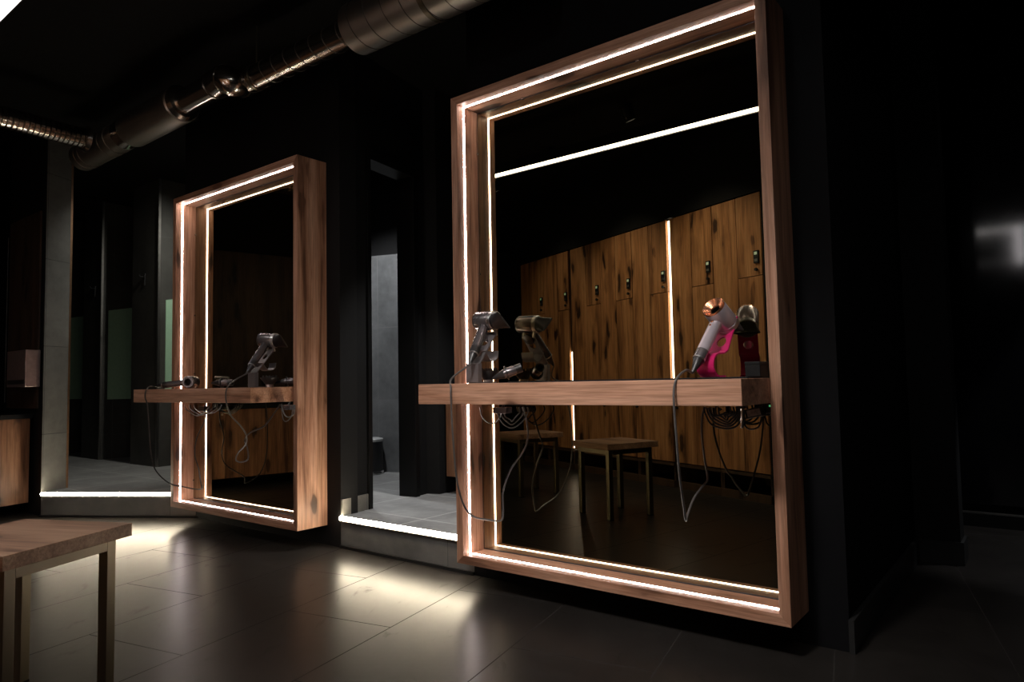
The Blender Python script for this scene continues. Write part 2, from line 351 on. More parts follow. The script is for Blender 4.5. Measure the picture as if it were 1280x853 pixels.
# ------------------------------------------------------------------ mirror stations
YF = 2.142; DEP = .186; T = .0346; YM = YF+.1265; YL = YF+.043
FZ0, FZ1 = .103, 2.064
def station(x0, x1, label, pool):
    t = thing('mirror_station', label, 'mirror', ((x0+x1)/2, WY0, FZ0), 'oak framed mirrors with lit edges')
    def mitre(pts, name, mat):   # quad in (x,z) outlines a mitred rail, extruded through the depth
        m = MB(); n = 4; vs = [(x, YF, z) for x, z in pts]+[(x, YF+DEP, z) for x, z in pts]
        m.add(vs, [(0, 1, 2, 3), (7, 6, 5, 4)]+[(i, i+4, (i+1) % 4+4, (i+1) % 4) for i in range(4)])
        return m.build(name, mat, t, .0012)
    a, b = x0+T, x1-T; c, d = FZ0+T, FZ1-T
    mitre([(x0, FZ1), (a, d), (b, d), (x1, FZ1)], 'top_rail', WX); mitre([(x0, FZ0), (x1, FZ0), (b, c), (a, c)], 'bottom_rail', WX)
    mitre([(x0, FZ0), (a, c), (a, d), (x0, FZ1)], 'side_rail', WZ); mitre([(x1, FZ0), (x1, FZ1), (b, d), (b, c)], 'side_rail', WZ)
    MB().box(a, b, YM+.006, YM+.03, c, d).build('backing_panel', BLACKP, t)
    g = .007
    MB().box(a+g, b-g, YM, YM+.006, c+g, d-g).build('mirror_glass', MIRR, t)
    w = .006; h = .0022
    for nm, bx in (('led_strip', (a, a+h, c, d)), ('led_strip', (a+h, b, c, c+h)), ('led_strip', (a+h, b, d-h, d))):
        o = MB().box(bx[0], bx[1], YL-w/2, YL+w/2, bx[2], bx[3]).build(nm, LEDW, t); o['label'] = 'thin white light line let into the inside of the frame'
    for q in (.06, .35, .42, .62, .9): MB().box(a, a+.008, YM-.004, YM, c+(d-c)*q, c+(d-c)*q+.008).build('mirror_clip', CHROME, t)
    for q in (.2, .62): MB().box(a+(b-a)*q, a+(b-a)*q+.012, YM-.004, YM, d-.008, d).build('mirror_clip', CHROME, t)
    # shelf
    MB().box(a, b, 1.897, YM-.001, .765, .841).build('shelf', WX, t, .0015)
    return t
ST1 = station(-4.405, -3.073, 'smaller looking oak framed mirror with lit edges and shelf, left of the doorway', 0)
ST2 = station(-1.972, -.640, 'large oak framed mirror with lit edges and shelf, right of the doorway', 0)

struct(MB().box(-3.70*K, -2.55*K, 2.318, 2.328, 0, .014).build('baseboard_step', BLACKP))
struct(MB().prism(pl((-5.505, 2.933), (-6.748, 2.185), (-6.740, 2.178), (-5.500, 2.924)), 0, .014).build('baseboard_step_left', BLACKP))
# ------------------------------------------------------------------ stools
def stool(c0, label):
    e1 = Vector((-.915, -.403, 0)); e2 = Vector((.403, -.915, 0)); W1, W2 = .384, .39
    ctr = Vector((c0[0]*K, c0[1]*K, 0))+e1*(W1/2)+e2*(W2/2)
    t = thing('stool', label, 'stool', ctr, 'oak topped stools in front of the lockers'); t.rotation_euler.z = math.atan2(-e1.y, -e1.x)
    zt = Zm(-.480); zb = zt-.036
    MB().box(-W1/2, W1/2, -W2/2, W2/2, zb, zt).build('seat', SWX, t, .0015, world=False)
    a, b, w = W1/2-.028, W2/2-.028, .03
    for sx in (-1, 1):
        for sy in (-1, 1):
            x, y = sx*a, sy*b
            l = MB().box(min(x, x-sx*w), max(x, x-sx*w), min(y, y-sy*w), max(y, y-sy*w), .006, zb).build('leg', STEEL, t, .0015, world=False)
            MB().box(min(x, x-sx*w), max(x, x-sx*w), min(y, y-sy*w), max(y, y-sy*w), 0, .006).build('foot_pad', RUBBER, l, world=False)
    for sx in (-1, 1): MB().box(min(sx*a, sx*(a-.02)), max(sx*a, sx*(a-.02)), -b+w, b-w, zb-.032, zb).build('rail', STEEL, t, .001, world=False)
    for sy in (-1, 1): MB().box(-a+w, a-w, min(sy*b, sy*(b-.02)), max(sy*b, sy*(b-.02)), zb-.032, zb).build('rail', STEEL, t, .001, world=False)
    return t
stool((-2.635, 1.145), 'oak topped stool on dark metal legs in the left foreground')
stool((-3.84, .667), 'oak topped stool reflected in the mirror, left of the nearer one')

# ------------------------------------------------------------------ step light strips
def edge_strip(a, b, label):
    t = thing('led_strip', label, 'light', ((a.x+b.x)/2, (a.y+b.y)/2, STEP-.02))
    d = (b-a).normalized(); n = Vector((d.y, -d.x, 0))
    if n.y > 0: n = -n
    def bar(nm, n0, n1, z0, z1, mat):
        p = [a+n*n0, b+n*n0, b+n*n1, a+n*n1]; MB().prism([(q.x, q.y) for q in p], z0, z1).build(nm, mat, t)
    q0, q1 = a+n*.004, b+n*.004; MB().tube([(q0.x, q0.y, STEP-.009), (q1.x, q1.y, STEP-.009)], .0115, 14).build('diffuser', LEDY, t); bar('profile', .0, .010, STEP-.026, STEP-.021, TRIMS)
edge_strip(Vector((-3.697*K, 2.912*K-.002, 0)), Vector((-2.40*K, 2.912*K-.002, 0)), 'warm light strip along the step edge in the central doorway')
edge_strip(Vector((-6.735*K, 2.198*K, 0)), Vector((-5.50*K, 2.941*K, 0)), 'warm light strip along the step edge left of the smaller mirror')

# ------------------------------------------------------------------ left opening: column, stalls
wall('wall_column', [(-6.76, 2.205), (-6.87, 2.42), (-7.7, 2.42), (-7.7, 2.205)], 0, H)
struct(MB().prism(pl((-6.745, 2.195), (-6.855, 2.42), (-6.872, 2.42), (-6.765, 2.195)), STEP, H).build('trim_1', COLM))
struct(MB().prism(pl((-6.850, 2.40), (-6.858, 2.436), (-6.88, 2.436), (-6.87, 2.40)), STEP, H).build('trim_2', GOLD))
for i, (xa, xb) in enumerate(((-8.373, -7.743), (-9.75, -9.222), (-11.15, -10.60), (-6.86, -6.30))):
    y0 = 3.605
    wall('wall_stall_%d' % (i+1), [(xa, y0), (xb, y0), (xb, 6.3), (xa, 6.3)], STEP, H, STALLM)
    if i < 3:
        struct(MB().prism(pl((xb-.012, y0-.006), (xb+.012, y0-.006), (xb+.012, y0+.02), (xb, y0+.02), (xb, y0), (xb-.012, y0)), STEP, H).build('trim_%d' % (i+3), TRIMS))
        ya, yb = y0+.085, 4.0 if i else 3.95
        z0, za, zb = Zm(-.12), Zm(.985), Zm(1.045)
        vs = [(xb*K, ya*K, z0), (xb*K, yb*K, z0), (xb*K, yb*K, zb), (xb*K, ya*K, za)]
        vs += [(x+.008, y, z) for x, y, z in vs]
        o = MB().add(vs, [(3, 2, 1, 0), (4, 5, 6, 7)]+[(j, (j+1) % 4, (j+1) % 4+4, j+4) for j in range(4)]).build('window_%d' % (i+1), GREENG); struct(o)
        o['label'] = 'frosted green glass panel'
for x, lab in ((-9.399, 'black coat hook on the farther tiled stall pillar'), (-8.059, 'black coat hook on the nearer tiled stall pillar')):
    p = Vector((x*K, 3.605*K, Zm(1.235))); t = thing('coat_hook', lab, 'hook', p)
    MB().box(p.x-.006, p.x+.006, p.y-.006, p.y+.004, p.z-.05, p.z+.06).build('back_plate', BLACKP, t, .001)
    MB().tube(spline([(p.x, p.y-.004, p.z+.03), (p.x, p.y-.04, p.z+.028), (p.x, p.y-.05, p.z+.045)], 4), .005, 8).build('prong', BLACKP, t)
    MB().tube([(p.x-.035, p.y-.012, p.z+.048), (p.x+.035, p.y-.012, p.z+.048)], .005, 8).build('crossbar', BLACKP, t)
wall('wall_stalls_back', [(-12.7, 6.3), (-5.9, 6.3), (-5.9, 6.4), (-12.7, 6.4)], STEP, H)
wall('wall_far_left', [(-12.8, 2.42), (-12.7, 2.42), (-12.7, 6.4), (-12.8, 6.4)], 0, H)
wall('wall_stalls_front', [(-12.7, 2.3), (-7.6, 2.3), (-7.6, 2.42), (-12.7, 2.42)], 0, H)

# ------------------------------------------------------------------ vanity along the left wall
VA = Vector((-6.955*K, 2.171*K, 0)); VD = Vector((.25, -.968, 0)).normalized(); VN = Vector((.968, .25, 0)).normalized()
def vp(s, n): q = VA+VD*s+VN*n; return (q.x, q.y)
def vbox(s0, s1, n0, n1, z0, z1): return MB().prism([vp(s0, n0), vp(s1, n0), vp(s1, n1), vp(s0, n1)], z0, z1)
def vanity():
    zc = Zm(-.195); zb = Zm(-.95); ln = 2.0
    t = thing('vanity_unit', 'wall hung oak washbasin unit with black worktop at the far left edge', 'cabinet', (*vp(ln/2, -.25), zb))
    vbox(.012, ln-.012, -.48, -.02, zb+.004, zc-.03).build('carcass', DW, t)
    xs = [.0, .33, .66, .99, 1.32, 1.65, 2.0]
    for i in range(6):
        d = vbox(xs[i]+.002, xs[i+1]-.002, -.02, 0, zb, zc-.032).build('door', VW, t, .001)
        q = Vector((*vp(xs[i+1]-.03 if i % 2 == 0 else xs[i]+.03, 0), zc-.07))
        MB().lathe([(0, .004), (.012, .004), (.012, .009), (.02, .008), (.02, 0)], q, VN, 14).build('knob', SILVER, d)
    vbox(-.01, ln, -.5, .012, zc-.03, zc).build('worktop', BLACKTOP, t, .002)
vanity()
def vwall(name, s0, s1, n0, n1, z0, z1, mat): return struct(vbox(s0, s1, n0, n1, z0, z1).build(name, mat))
vwall('wall_left', .02, 3.3, -.6, -.52, 0, H, PAINT)
vwall('wall_left_panel', .02, 2.0, -.52, -.505, Zm(-.15), 2.1, DW)
yb_ = 2.205*K
struct(MB().box(-6.10, -5.50, yb_-.014, yb_-.001, Zm(-.15), 2.1).build('wall_vanity_end', DW))
x_ = at_y(13, 330, yb_).x; struct(MB().box(x_-.003, x_+.003, yb_-.018, yb_-.014, Zm(-.1), 2.0).build('trim_6', TRIMS))
a, b = at_y(9, 440, yb_-.10), at_y(31, 484, yb_-.10)
t = thing('towel_dispenser', 'pinkish steel paper towel dispenser above the far left worktop', 'dispenser', ((a.x+b.x)/2, yb_-.014, b.z))
MB().box(a.x, b.x, yb_-.10, yb_-.010, b.z, a.z).build('body', PINKBOX, t, .004); MB().box(a.x+.02, b.x-.02, yb_-.101, yb_-.0995, b.z+.02, b.z+.05).build('slot', BLACKP, t)
q = Vector((*vp(.40, -.30), Zm(-.195)))
t = thing('soap_pump', 'black soap pump on the far left worktop', 'soap pump', q)
MB().lathe([(0, .035), (.12, .035), (.135, .02), (.15, .012), (.15, 0)], q, (0, 0, 1), 20).build('bottle', BLACKP, t); MB().tube([q+Vector((0, 0, .15)), q+Vector((0, 0, .18)), q+Vector((.04, .01, .18))], .006, 8).build('pump', CHROME, t)

# ------------------------------------------------------------------ central doorway
DWA, DWB = Vector((-3.70, 2.91, 0)), Vector((-3.86, 3.86, 0)); dwd = (DWB-DWA); dwl = dwd.length; dwd.normalize(); dwn = Vector((dwd.y, -dwd.x, 0))
def dq(s, n): q = DWA+dwd*s+dwn*n; return (q.x, q.y)
def dprism(s0, s1, n0, n1): return [dq(s0, n0), dq(s1, n0), dq(s1, n1), dq(s0, n1)]
wall('wall_doorway', dprism(.03, .262, -.12, 0), STEP, H)
wall('wall_doorway_lintel', dprism(.262, .965, -.12, 0), Zm(1.66), H)
wall('wall_doorway_end', dprism(.85, .965, -.12, 0), STEP, Zm(1.66))
def frame_door():
    m = MB(); fm = plain('black_door_frame', (.004, .004, .0042), .5, spec=.25)
    t = bpy.data.objects.new('door_1', None); C.objects.link(t); t.location = (K*dq(.55, 0)[0], K*dq(.55, 0)[1], STEP); struct(t); t['label'] = 'open black framed doorway to the washroom'
    MB().prism(pl(*dprism(.262, .300, -.14, .02)), STEP, Zm(1.66)).build('jamb', fm, t, .001)
    MB().prism(pl(*dprism(.80, .850, -.14, .02)), STEP, Zm(1.66)).build('jamb', fm, t, .001)
    MB().prism(pl(*dprism(.300, .80, -.14, .02)), Zm(1.60), Zm(1.66)).build('door_head', fm, t, .001)
frame_door()
struct(MB().prism(pl(*dprism(.0, .258, .0, .014)), STEP, STEP+.085).build('baseboard_doorway', SKIRT))
wall('wall_doorway_pier', [(-3.90, 3.85), (-3.76, 3.90), (-3.74, 4.5), (-3.98, 4.5)], STEP, H)
wall('wall_recess_back', [(-3.98, 4.5), (-2.55, 4.5), (-2.55, 4.6), (-3.98, 4.6)], STEP, H)
def cabinet():
    x0, x1, y0, y1 = -3.735*K, -2.56*K, 3.95*K, 4.485*K; zb, zt = Zm(-.72), Zm(-.02)
    t = thing('washroom_cabinet', 'oak cabinet with black top glimpsed left of the large frame', 'cabinet', ((x0+x1)/2, (y0+y1)/2, STEP))
    MB().box(x0+.005, x1-.005, y0+.02, y1, zb, zt).build('carcass', DW, t)
    for i in range(3):
        a = x0+(x1-x0)*i/3; b = x0+(x1-x0)*(i+1)/3; MB().box(a+.001, b-.001, y0, y0+.02, zb, zt-.002).build('door', VW, t, .001)
    MB().box(x0-.01, x1, y0-.01, y1, zt, zt+.022).build('worktop', BLACKTOP, t, .001); MB().box(x0+.04, x1, y0+.04, y1, STEP, zb).build('plinth', PAINT, t)
cabinet()
# washroom behind the doorway
TA, TB = Vector((-5.163, 4.622, 0)), Vector((-4.88, 4.714, 0)); td = (TB-TA).normalized(); tn = Vector((td.y, -td.x, 0))
def tq(s, n): q = TA+td*s+tn*n; return (q.x, q.y)
wall('wall_washroom', [tq(-.9, 0), tq(.9, 0), tq(.9, -.12), tq(-.9, -.12)], STEP, H)
tw = struct(MB().prism(pl(tq(-.9, .012), tq(.9, .012), tq(.9, 0), tq(-.9, 0)), STEP, Zm(1.285)).build('wall_washroom_tiling', TOILM)); tw['label'] = 'grey stone tiling on the washroom wall'
# joints of the tiling : the tile origin follows the wall
for n in TOILM.node_tree.nodes:
    if n.type == 'MAPPING' and n.vector_type == 'TEXTURE' and n.inputs['Scale'].default_value[0] == 1:
        q = tq(-.105, 0); n.inputs['Location'].default_value = ((q[0]*td.x+q[1]*td.y)*K, Zm(.562), 0)
wall('wall_washroom_left', [(-5.98, 3.06), (-5.9, 3.06), (-5.9, 4.45), (-5.98, 4.45)], STEP, H)
wall('wall_washroom_back', [(-6.0, 3.02), (-3.90, 3.02), (-3.90, 3.06), (-6.0, 3.06)], STEP, H)
WPL = [(-4.535, 4.37), (-4.30, 4.28), (-4.00, 4.33), (-4.0, 5.0), (-4.40, 5.0)]
wall('wall_washroom_right', WPL, STEP, H)
struct(MB().prism(pl((-4.555, 4.37), (-4.30, 4.268), (-4.02, 4.318), (-4.02, 4.33), (-4.30, 4.28), (-4.535, 4.37), (-4.41, 4.95), (-4.425, 4.95)), STEP, STEP+.075).build('baseboard_washroom', SKIRT))
def round_mirror():
    a, b = Vector((-4.535*K, 4.37*K, 0)), Vector((-4.30*K, 4.28*K, 0)); d = (b-a).normalized(); n = Vector((d.y, -d.x, 0)); n = n if n.y < 0 else -n
    c = a+d*.155; c.z = Zm(.285)
    t = thing('round_mirror', 'round wall mirror glimpsed through the black doorway', 'mirror', c)
    prof = [(0, .14), (.012, .14), (.012, .134)]
    MB().lathe([(0, .125), (.02, .125), (.02, .118), (.012, .118), (.012, .0)], c+n*.001, n, 48).build('rim', TRIMS, t); MB().lathe([(.012, 0), (.0125, .1175), (.016, .1175), (.016, 0)], c+n*.001, n, 48).build('mirror_glass', MIRC, t)
round_mirror()
BINST = plain('bright_bin_steel', (.62, .62, .62), .35, .35)
def bin_():
    q = at_z(463.5, 592, STEP); q = Vector((q.x, q.y, STEP)); 
    t = thing('pedal_bin', 'small round black pedal bin with steel rim beyond the doorway', 'bin', q)
    MB().lathe([(0, .098), (.012, .1), (.02, .1), (.02, .094), (0, .094)], q, (0, 0, 1), 40).build('base_ring', BINST, t)
    MB().lathe([(.012, 0), (.012, .093), (.245, .093), (.245, 0)], q, (0, 0, 1), 40).build('body', plain('satin_black_bin', (.02, .02, .022), .3), t)
    MB().lathe([(.245, .094), (.262, .095), (.268, .09), (.275, .06), (.277, 0)], q, (0, 0, 1), 40).build('lid', BINST, t)
    e = Vector((_r.x, _r.y, 0)).normalized(); f = Vector((-_d.x, -_d.y, 0)).normalized(); w = q+e*.07+f*.095
    MB().box(w.x-.016, w.x+.016, w.y-.03, w.y+.03, STEP+.012, STEP+.022).build('pedal', BLACKP, t, .002)
bin_()
q = at_z(452, 602, STEP); q = Vector((q.x, q.y, STEP))
t = thing('toilet_brush', 'toilet brush in round black holder beside the pedal bin', 'brush', q)
MB().lathe([(0, .075), (.01, .075), (.012, .05), (.12, .05), (.125, .02), (.125, 0)], q, (0, 0, 1), 32).build('holder', BLACKP, t)
MB().tube([q+Vector((0, 0, .12)), q+Vector((0, 0, .38)), q+Vector((0, 0, .405))], [.006, .006, .012], 12).build('handle', CHROME, t)

# ------------------------------------------------------------------ ceiling light and ducts
def pendant():
    y0, y1 = .975*K, 1.072*K; z = Zm(1.815); x0, x1 = -5.1*K, 1.2*K
    t = thing('linear_light', 'long white linear ceiling light, its end showing in the top left corner', 'light', ((x0+x1)/2, (y0+y1)/2, z+.08))
    MB().box(x0, x1, y0-.004, y0, z-.006, z+.06).box(x0, x1, y1, y1+.004, z-.006, z+.06).box(x0, x1, y0, y1, z+.05, z+.06).box(x0-.004, x0, y0-.004, y1+.004, z-.006, z+.06).box(x1, x1+.004, y0-.004, y1+.004, z-.006, z+.06).build('housing', BLACKP, t)
    MB().box(x0, x1, y0, y1, z, z+.008).build('diffuser', LEDC, t)
    for q in (.06, .35, .65, .94):
        x = x0+(x1-x0)*q; MB().tube([(x, (y0+y1)/2, z+.06), (x, (y0+y1)/2, H)], .0015, 6).build('suspension_wire', STEEL, t)
pendant()
def ducts():
    zc = 2.0
    A = lambda x, y, z=zc: Vector((*(at_z(x, y, Zm(z)).xy), Zm(z)))
    t = thing('ventilation_duct', 'bare steel ventilation duct with silencers running under the black ceiling', 'duct', A(330, 97)+Vector((0, 0, .1)))
    # branch running along the left side, ribbed flexible tube
    a, b = A(-60, 130), A(108, 174); d = (b-a); n = 25; pts = []; rr = []
    for i in range(n):
        for f_, r_ in ((.0, .064), (.70, .064), (.76, .050), (.94, .050)): pts.append(a+d*((i+f_)/n)); rr.append(r_)
    MB().tube(pts, rr, 28).build('flexible_pipe', DUCT, t)
    k0, c0 = A(104, 197), A(156, 168.5); s0, s1 = A(166, 163), A(228, 129); dc = (c0-k0).normalized()
    MB().tube([k0, k0+dc*.004, c0], [.086, .092, .092], 36).build('end_pipe', DUCT2, t)
    for q in (.12, .22, .70, .84): MB().tube([k0.lerp(c0, q)-dc*.004, k0.lerp(c0, q)+dc*.004], .0955, 36).build('seam_ring', DUCT2, t)
    MB().tube([b-d.normalized()*.02, b], [.074, .084], 32).build('branch_collar', DUCT, t)
    MB().tube([c0, c0.lerp(s0, .15), s0], [.092, .090, .066], 36).build('reducer', DUCT, t)
    dd = (s1-s0).normalized(); MB().tube([s0+dd*.006, s0+dd*.008, s1-dd*.008, s1], [.098, .104, .104, .098], 40).build('silencer', DUCT2, t)
    e0 = A(268, 108); MB().tube([s1, s1+dd*.03, s1+dd*.032, e0], [.098, .085, .066, .066], 32).build('pipe', DUCT, t)
    e1 = A(306, 104); ee = spline([e0, A(281, 99), A(292, 104, 1.97), e1], 6); MB().tube(ee, .07, 28).build('elbow', DUCT, t)
    m = MB()
    for k in (1, 6, 11, 16):
        dr = (ee[k+1]-ee[k]).normalized(); m.tube([ee[k]-dr*.004, ee[k]+dr*.004], .074, 28)
    m.build('seam_ring', DUCT, t)
    l0, l1 = A(446, 37), A(660, -66)
    dl = (l0-e1); n = 10; MB().tube([e1, l0], .062, 36).build('pipe', DUCT, t)
    def spiral(p, q, r, turns, nm):
        ax = (q-p); Ld = ax.length; ax.normalize(); e = (Vector((0, 0, 1))-ax*ax.z).normalized(); f = ax.cross(e); pts = []
        for k in range(int(turns*28)+1):
            g = k/28*2*math.pi; pts.append(p+ax*(Ld*k/(turns*28))+(e*math.cos(g)+f*math.sin(g))*r)
        MB().tube(pts, .0022, 5).build(nm, plain('dark_duct_seam', (.12, .11, .10), .5, .8), t)  # raised seam in a darker grey than the duct
    spiral(e1, l0, .0625, 9, 'spiral_seam')
    dl = (l1-l0).normalized(); MB().tube([l0-dl*.001, l0, l0+dl*.004, l1], [.062, .108, .112, .112], 44).build('silencer', DUCT2, t); spiral(l0+dl*.04, l1, .1125, 9, 'spiral_seam')
    for p_, r, v_ in ((e1.lerp(l0, .12), .066, l0-e1), (l0.lerp(l1, .5), .116, l1-l0)):
        v_ = v_.normalized(); m = MB(); m.tube([p_-v_*.012, p_+v_*.012], r, 28); m.tube([p_+Vector((0, 0, .06)), Vector((p_.x, p_.y, H))], .004, 6); m.build('pipe_clamp', STEEL, t)
ducts()

# ------------------------------------------------------------------ hair dryers and stands
SH = .841
def orient(loc, yaw): return Matrix.Translation(loc) @ Matrix.Rotation(yaw, 4, 'Z')
def place(mb, M): return mb.xf(M)
def dryer(label, hc, hdir, axis, mats, nozzle, cord_pts, cord_mat, loc):
    """hc head centre, hdir from head centre down the handle, axis from intake end to outlet end"""
    body, ring, dark = mats; hc = Vector(hc); hd = Vector(hdir).normalized(); ax = Vector(axis).normalized()
    t = thing('hair_dryer', label, 'hair dryer', loc, 'hair dryers on the shelves')
    R, Ln = .038, .085; o = hc-ax*(Ln/2)
    MB().lathe([(.012, .033), (.001, .035), (.003, .0368), (.006, R), (Ln-.012, R*1.02), (Ln-.004, R*.98), (Ln, R*.9), (Ln, .022), (.016, .022), (.012, .033)], o, ax, 40).build('head', body, t)
    MB().lathe([(.018, .0155), (.013, .0165), (.0, .0335), (-.002, .0362), (.0015, .0378), (.005, .0378), (.005, .0355), (.018, .021), (.018, .0155)], o, ax, 40).build('intake_ring', ring, t)
    MB().lathe([(.018, .0155), (.06, .0155), (.06, .0), (.062, .0), (.062, .0205), (.018, .0205), (.018, .0155)], o, ax, 24).build('bore', RUBBER, t)
    h0 = hc+hd*.028; hl = .118
    h = MB().lathe([(0, .017), (.002, .0195), (hl, .0195), (hl+.001, .0195)], h0, hd, 28).build('handle', body, t)
    MB().lathe([(0, .0197), (.034, .0197), (.034, .016)], h0+hd*(hl), hd, 28).build('filter_cage', DRYG if body is not DRYG else DRYB, t)
    MB().lathe([(0, .0199), (.005, .0199)], h0+hd*(hl+.030), hd, 28).build('filter_ring', SILVER, t)
    MB().lathe([(0, .018), (.006, .0155), (.038, .0075), (.05, .0055), (.05, 0)], h0+hd*(hl+.034), hd, 20).build('cord_relief', dark, t)
    side = hd.cross(ax)
    b0 = h0+hd*.012-ax*.019
    MB().lathe([(0, .006), (.0015, .0055), (.002, 0)], b0, -ax, 16).lathe([(0, .004), (.002, .0035), (.0025, 0)], b0+hd*.016, -ax, 14).build('button', ring if ring is not DRYB else SILVER, h)
    oe = o+ax*Ln
    if nozzle:
        MB().lathe([(-.004, .0385), (.010, .0385), (.012, .036)], oe, ax, 36).build('nozzle_collar', SILVER, t)
        w = side; v = hd; vs = []; n = 24
        for (tt, a, b) in ((.010, .036, .036), (.030, .040, .022), (.055, .050, .006), (.058, .050, .005)):
            tt = .01+(tt-.01)*nozzle; a = .036+(a-.036)*nozzle
            for k in range(n):
                g = 2*math.pi*k/n; cs, sn = math.cos(g), math.sin(g); e = .8 if tt > .02 else 1
                cs = math.copysign(abs(cs)**e, cs); sn = math.copysign(abs(sn)**e, sn)
                vs.append(oe+ax*tt+w*(a*cs)+v*(b*sn))
        fs = [tuple(range(n-1, -1, -1)), tuple(3*n+k for k in range(n))]
        for i in range(3):
            for k in range(n): fs.append((i*n+k, i*n+(k+1) % n, (i+1)*n+(k+1) % n, (i+1)*n+k))
        MB().add(vs, fs, 0, True).build('nozzle', dark, t)
    if cord_pts:
        st = h0+hd*(hl+.080)
        MB().tube(spline([st-hd*.006, st+hd*.006]+cord_pts, 10), .0036, 10).build('cord', cord_mat, t)
    return t, h0+hd*(hl+.08)

def grey_stand(base, label):
    """bent plate stand; leans towards +y"""
    M = orient(base, 0); t = thing('dryer_stand', label, 'dryer stand', base)
    w = .031
    place(MB().ribbon([(.10, .003), (-.008, .003)], -w, w, .005), M).build('base_plate', STANDG, t)
    post = MB().box(-w, w, -.012, .012, .003, .078); place(post, M).build('post', STANDG, t, .002)
    # slanted plate with two round holes
    y0, z0, y1, z1 = .0, .078, .105, .205; d = Vector((0, y1-y0, z1-z0)); ln = d.length; d.normalize(); n = Vector((0, -d.z, d.y))
    bm = bmesh.new()
    def hole_plate(holes):
        from mathutils.geometry import delaunay_2d_cdt
        pts = [Vector((-w, 0)), Vector((w, 0)), Vector((w, ln)), Vector((-w, ln))]; edges = [(0, 1), (1, 2), (2, 3), (3, 0)]
        for (cx, cy, r) in holes:
            b = len(pts)
            for k in range(20): pts.append(Vector((cx+r*math.cos(k*math.pi/10), cy+r*math.sin(k*math.pi/10)))); edges.append((b+k, b+(k+1) % 20))
        v, e, f, *_ = delaunay_2d_cdt(pts, edges, [], 1, 1e-6)
        ff = [q for q in f if not any((sum((v[i].x for i in q))/len(q)-cx)**2+(sum((v[i].y for i in q))/len(q)-cy)**2 < (r*.98)**2 for cx, cy, r in holes)]
        return v, ff
    def solid(v, f, o, ex, ey, nn, th):
        m = MB(); a = [o+ex*p.x+ey*p.y for p in v]; N_ = len(a); vs = a+[p+nn*th for p in a]; fs = list(map(tuple, f))+[tuple(i+N_ for i in q[::-1]) for q in f]
        cnt = {}
        for q in f:
            for i in range(len(q)): k = (q[i], q[(i+1) % len(q)]); cnt[k] = 1
        for (i, j) in cnt:
            if (j, i) not in cnt: fs.append((j, i, i+N_, j+N_))
        return m.add(vs, fs)
    v, f = hole_plate([(0, ln*.30, .014), (0, ln*.66, .016)])
    place(solid(v, f, Vector((0, y0, z0)), Vector((1, 0, 0)), d, n, -.005), M).build('back_plate', STANDG, t)
    top = Vector((0, y1, z1))
    for sx in (-1, 1):
        a = top+Vector((sx*w*.9, 0, -.014))-n*.002; place(MB().tube([a, a+n*.018+d*.012, a+n*.046+d*.030], [.006, .0065, .0065], 10), M).build('cradle_arm', SILVER, t)
    c = top-d*.018; place(MB().lathe([(0, .026), (.008, .026), (.010, .022), (.010, 0)], c-n*.005, -n, 28), M).build('magnet_disc', BLACKP, t)
    # scoop tray on the back
    c = Vector((0, y0, z0))+d*.05; prof = [(c.y+.002, c.z+.012), (c.y+.03, c.z-.022), (c.y+.055, c.z-.028), (c.y+.078, c.z-.015), (c.y+.083, c.z+.012)]
    sp = [(p.y, p.z) for p in spline([Vector((0, a, b)) for a, b in prof], 5)]
    place(MB().ribbon(sp, -w, w, .003), M).build('attachment_tray', STANDG, t)
    return t

# big station, left dryer
B3 = Vector((-1.771, 2.036, SH))
grey_stand(B3, 'grey metal dryer stand at the left end of the large shelf')
c3 = [at_y(565, 473, 1.935), at_y(563.5, 486, 1.886), at_y(564, 507, 1.882), at_y(566, 545, 1.872), at_y(571, 600, 1.885), at_y(580, 632, 1.93), at_y(592, 646, 1.99), at_y(610, 650, 2.08), at_y(626, 651, 2.15), at_y(629, 640, 2.165), at_y(629, 615, 2.17), at_y(638, 588, 2.18), at_y(655, 563, 2.205), at_y(660, 545, 2.23), at_y(658, 525, 2.24), at_y(653, 509, 2.24)]
HC3 = Vector((-1.782, 2.128, 1.092))
dryer('graphite grey hair dryer with wide nozzle on the stand, left on the large shelf', HC3, (.03, -.128, -.160), (.985, -.10, -.05), (DRYG, DRYB, DRYB), True, c3, CORDG, HC3-Vector((0, 0, .2)))
# left station, dryer on stand
P2 = at_y(316.5, 482, 2.02); B2 = Vector((P2.x, 2.02, SH)); dv = B2-B3
grey_stand(B2, 'grey metal dryer stand on the shelf of the smaller mirror')
HC2 = HC3+dv
c2 = [at_y(296, 474, 1.95), at_y(286, 482, 1.893), at_y(282.5, 490, 1.886), at_y(283, 504, 1.888), at_y(289, 520, 1.92), at_y(301, 533, 1.96), at_y(308, 545, 2.0), at_y(307, 556, 2.04), at_y(298, 566, 2.06), at_y(295, 575, 2.06), at_y(301, 578, 2.07), at_y(310, 574, 2.07), at_y(309, 560, 2.07), at_y(306, 550, 2.08), at_y(313, 541, 2.09), at_y(330, 533, 2.10), at_y(342, 518, 2.11), at_y(350, 506, 2.12)]
dryer('graphite grey hair dryer with wide nozzle on a stand below the smaller mirror', HC2, (.03, -.128, -.160), (.93, .35, -.08), (DRYG, DRYB, DRYB), True, c2, CORDG, HC2-Vector((0, 0, .2)))
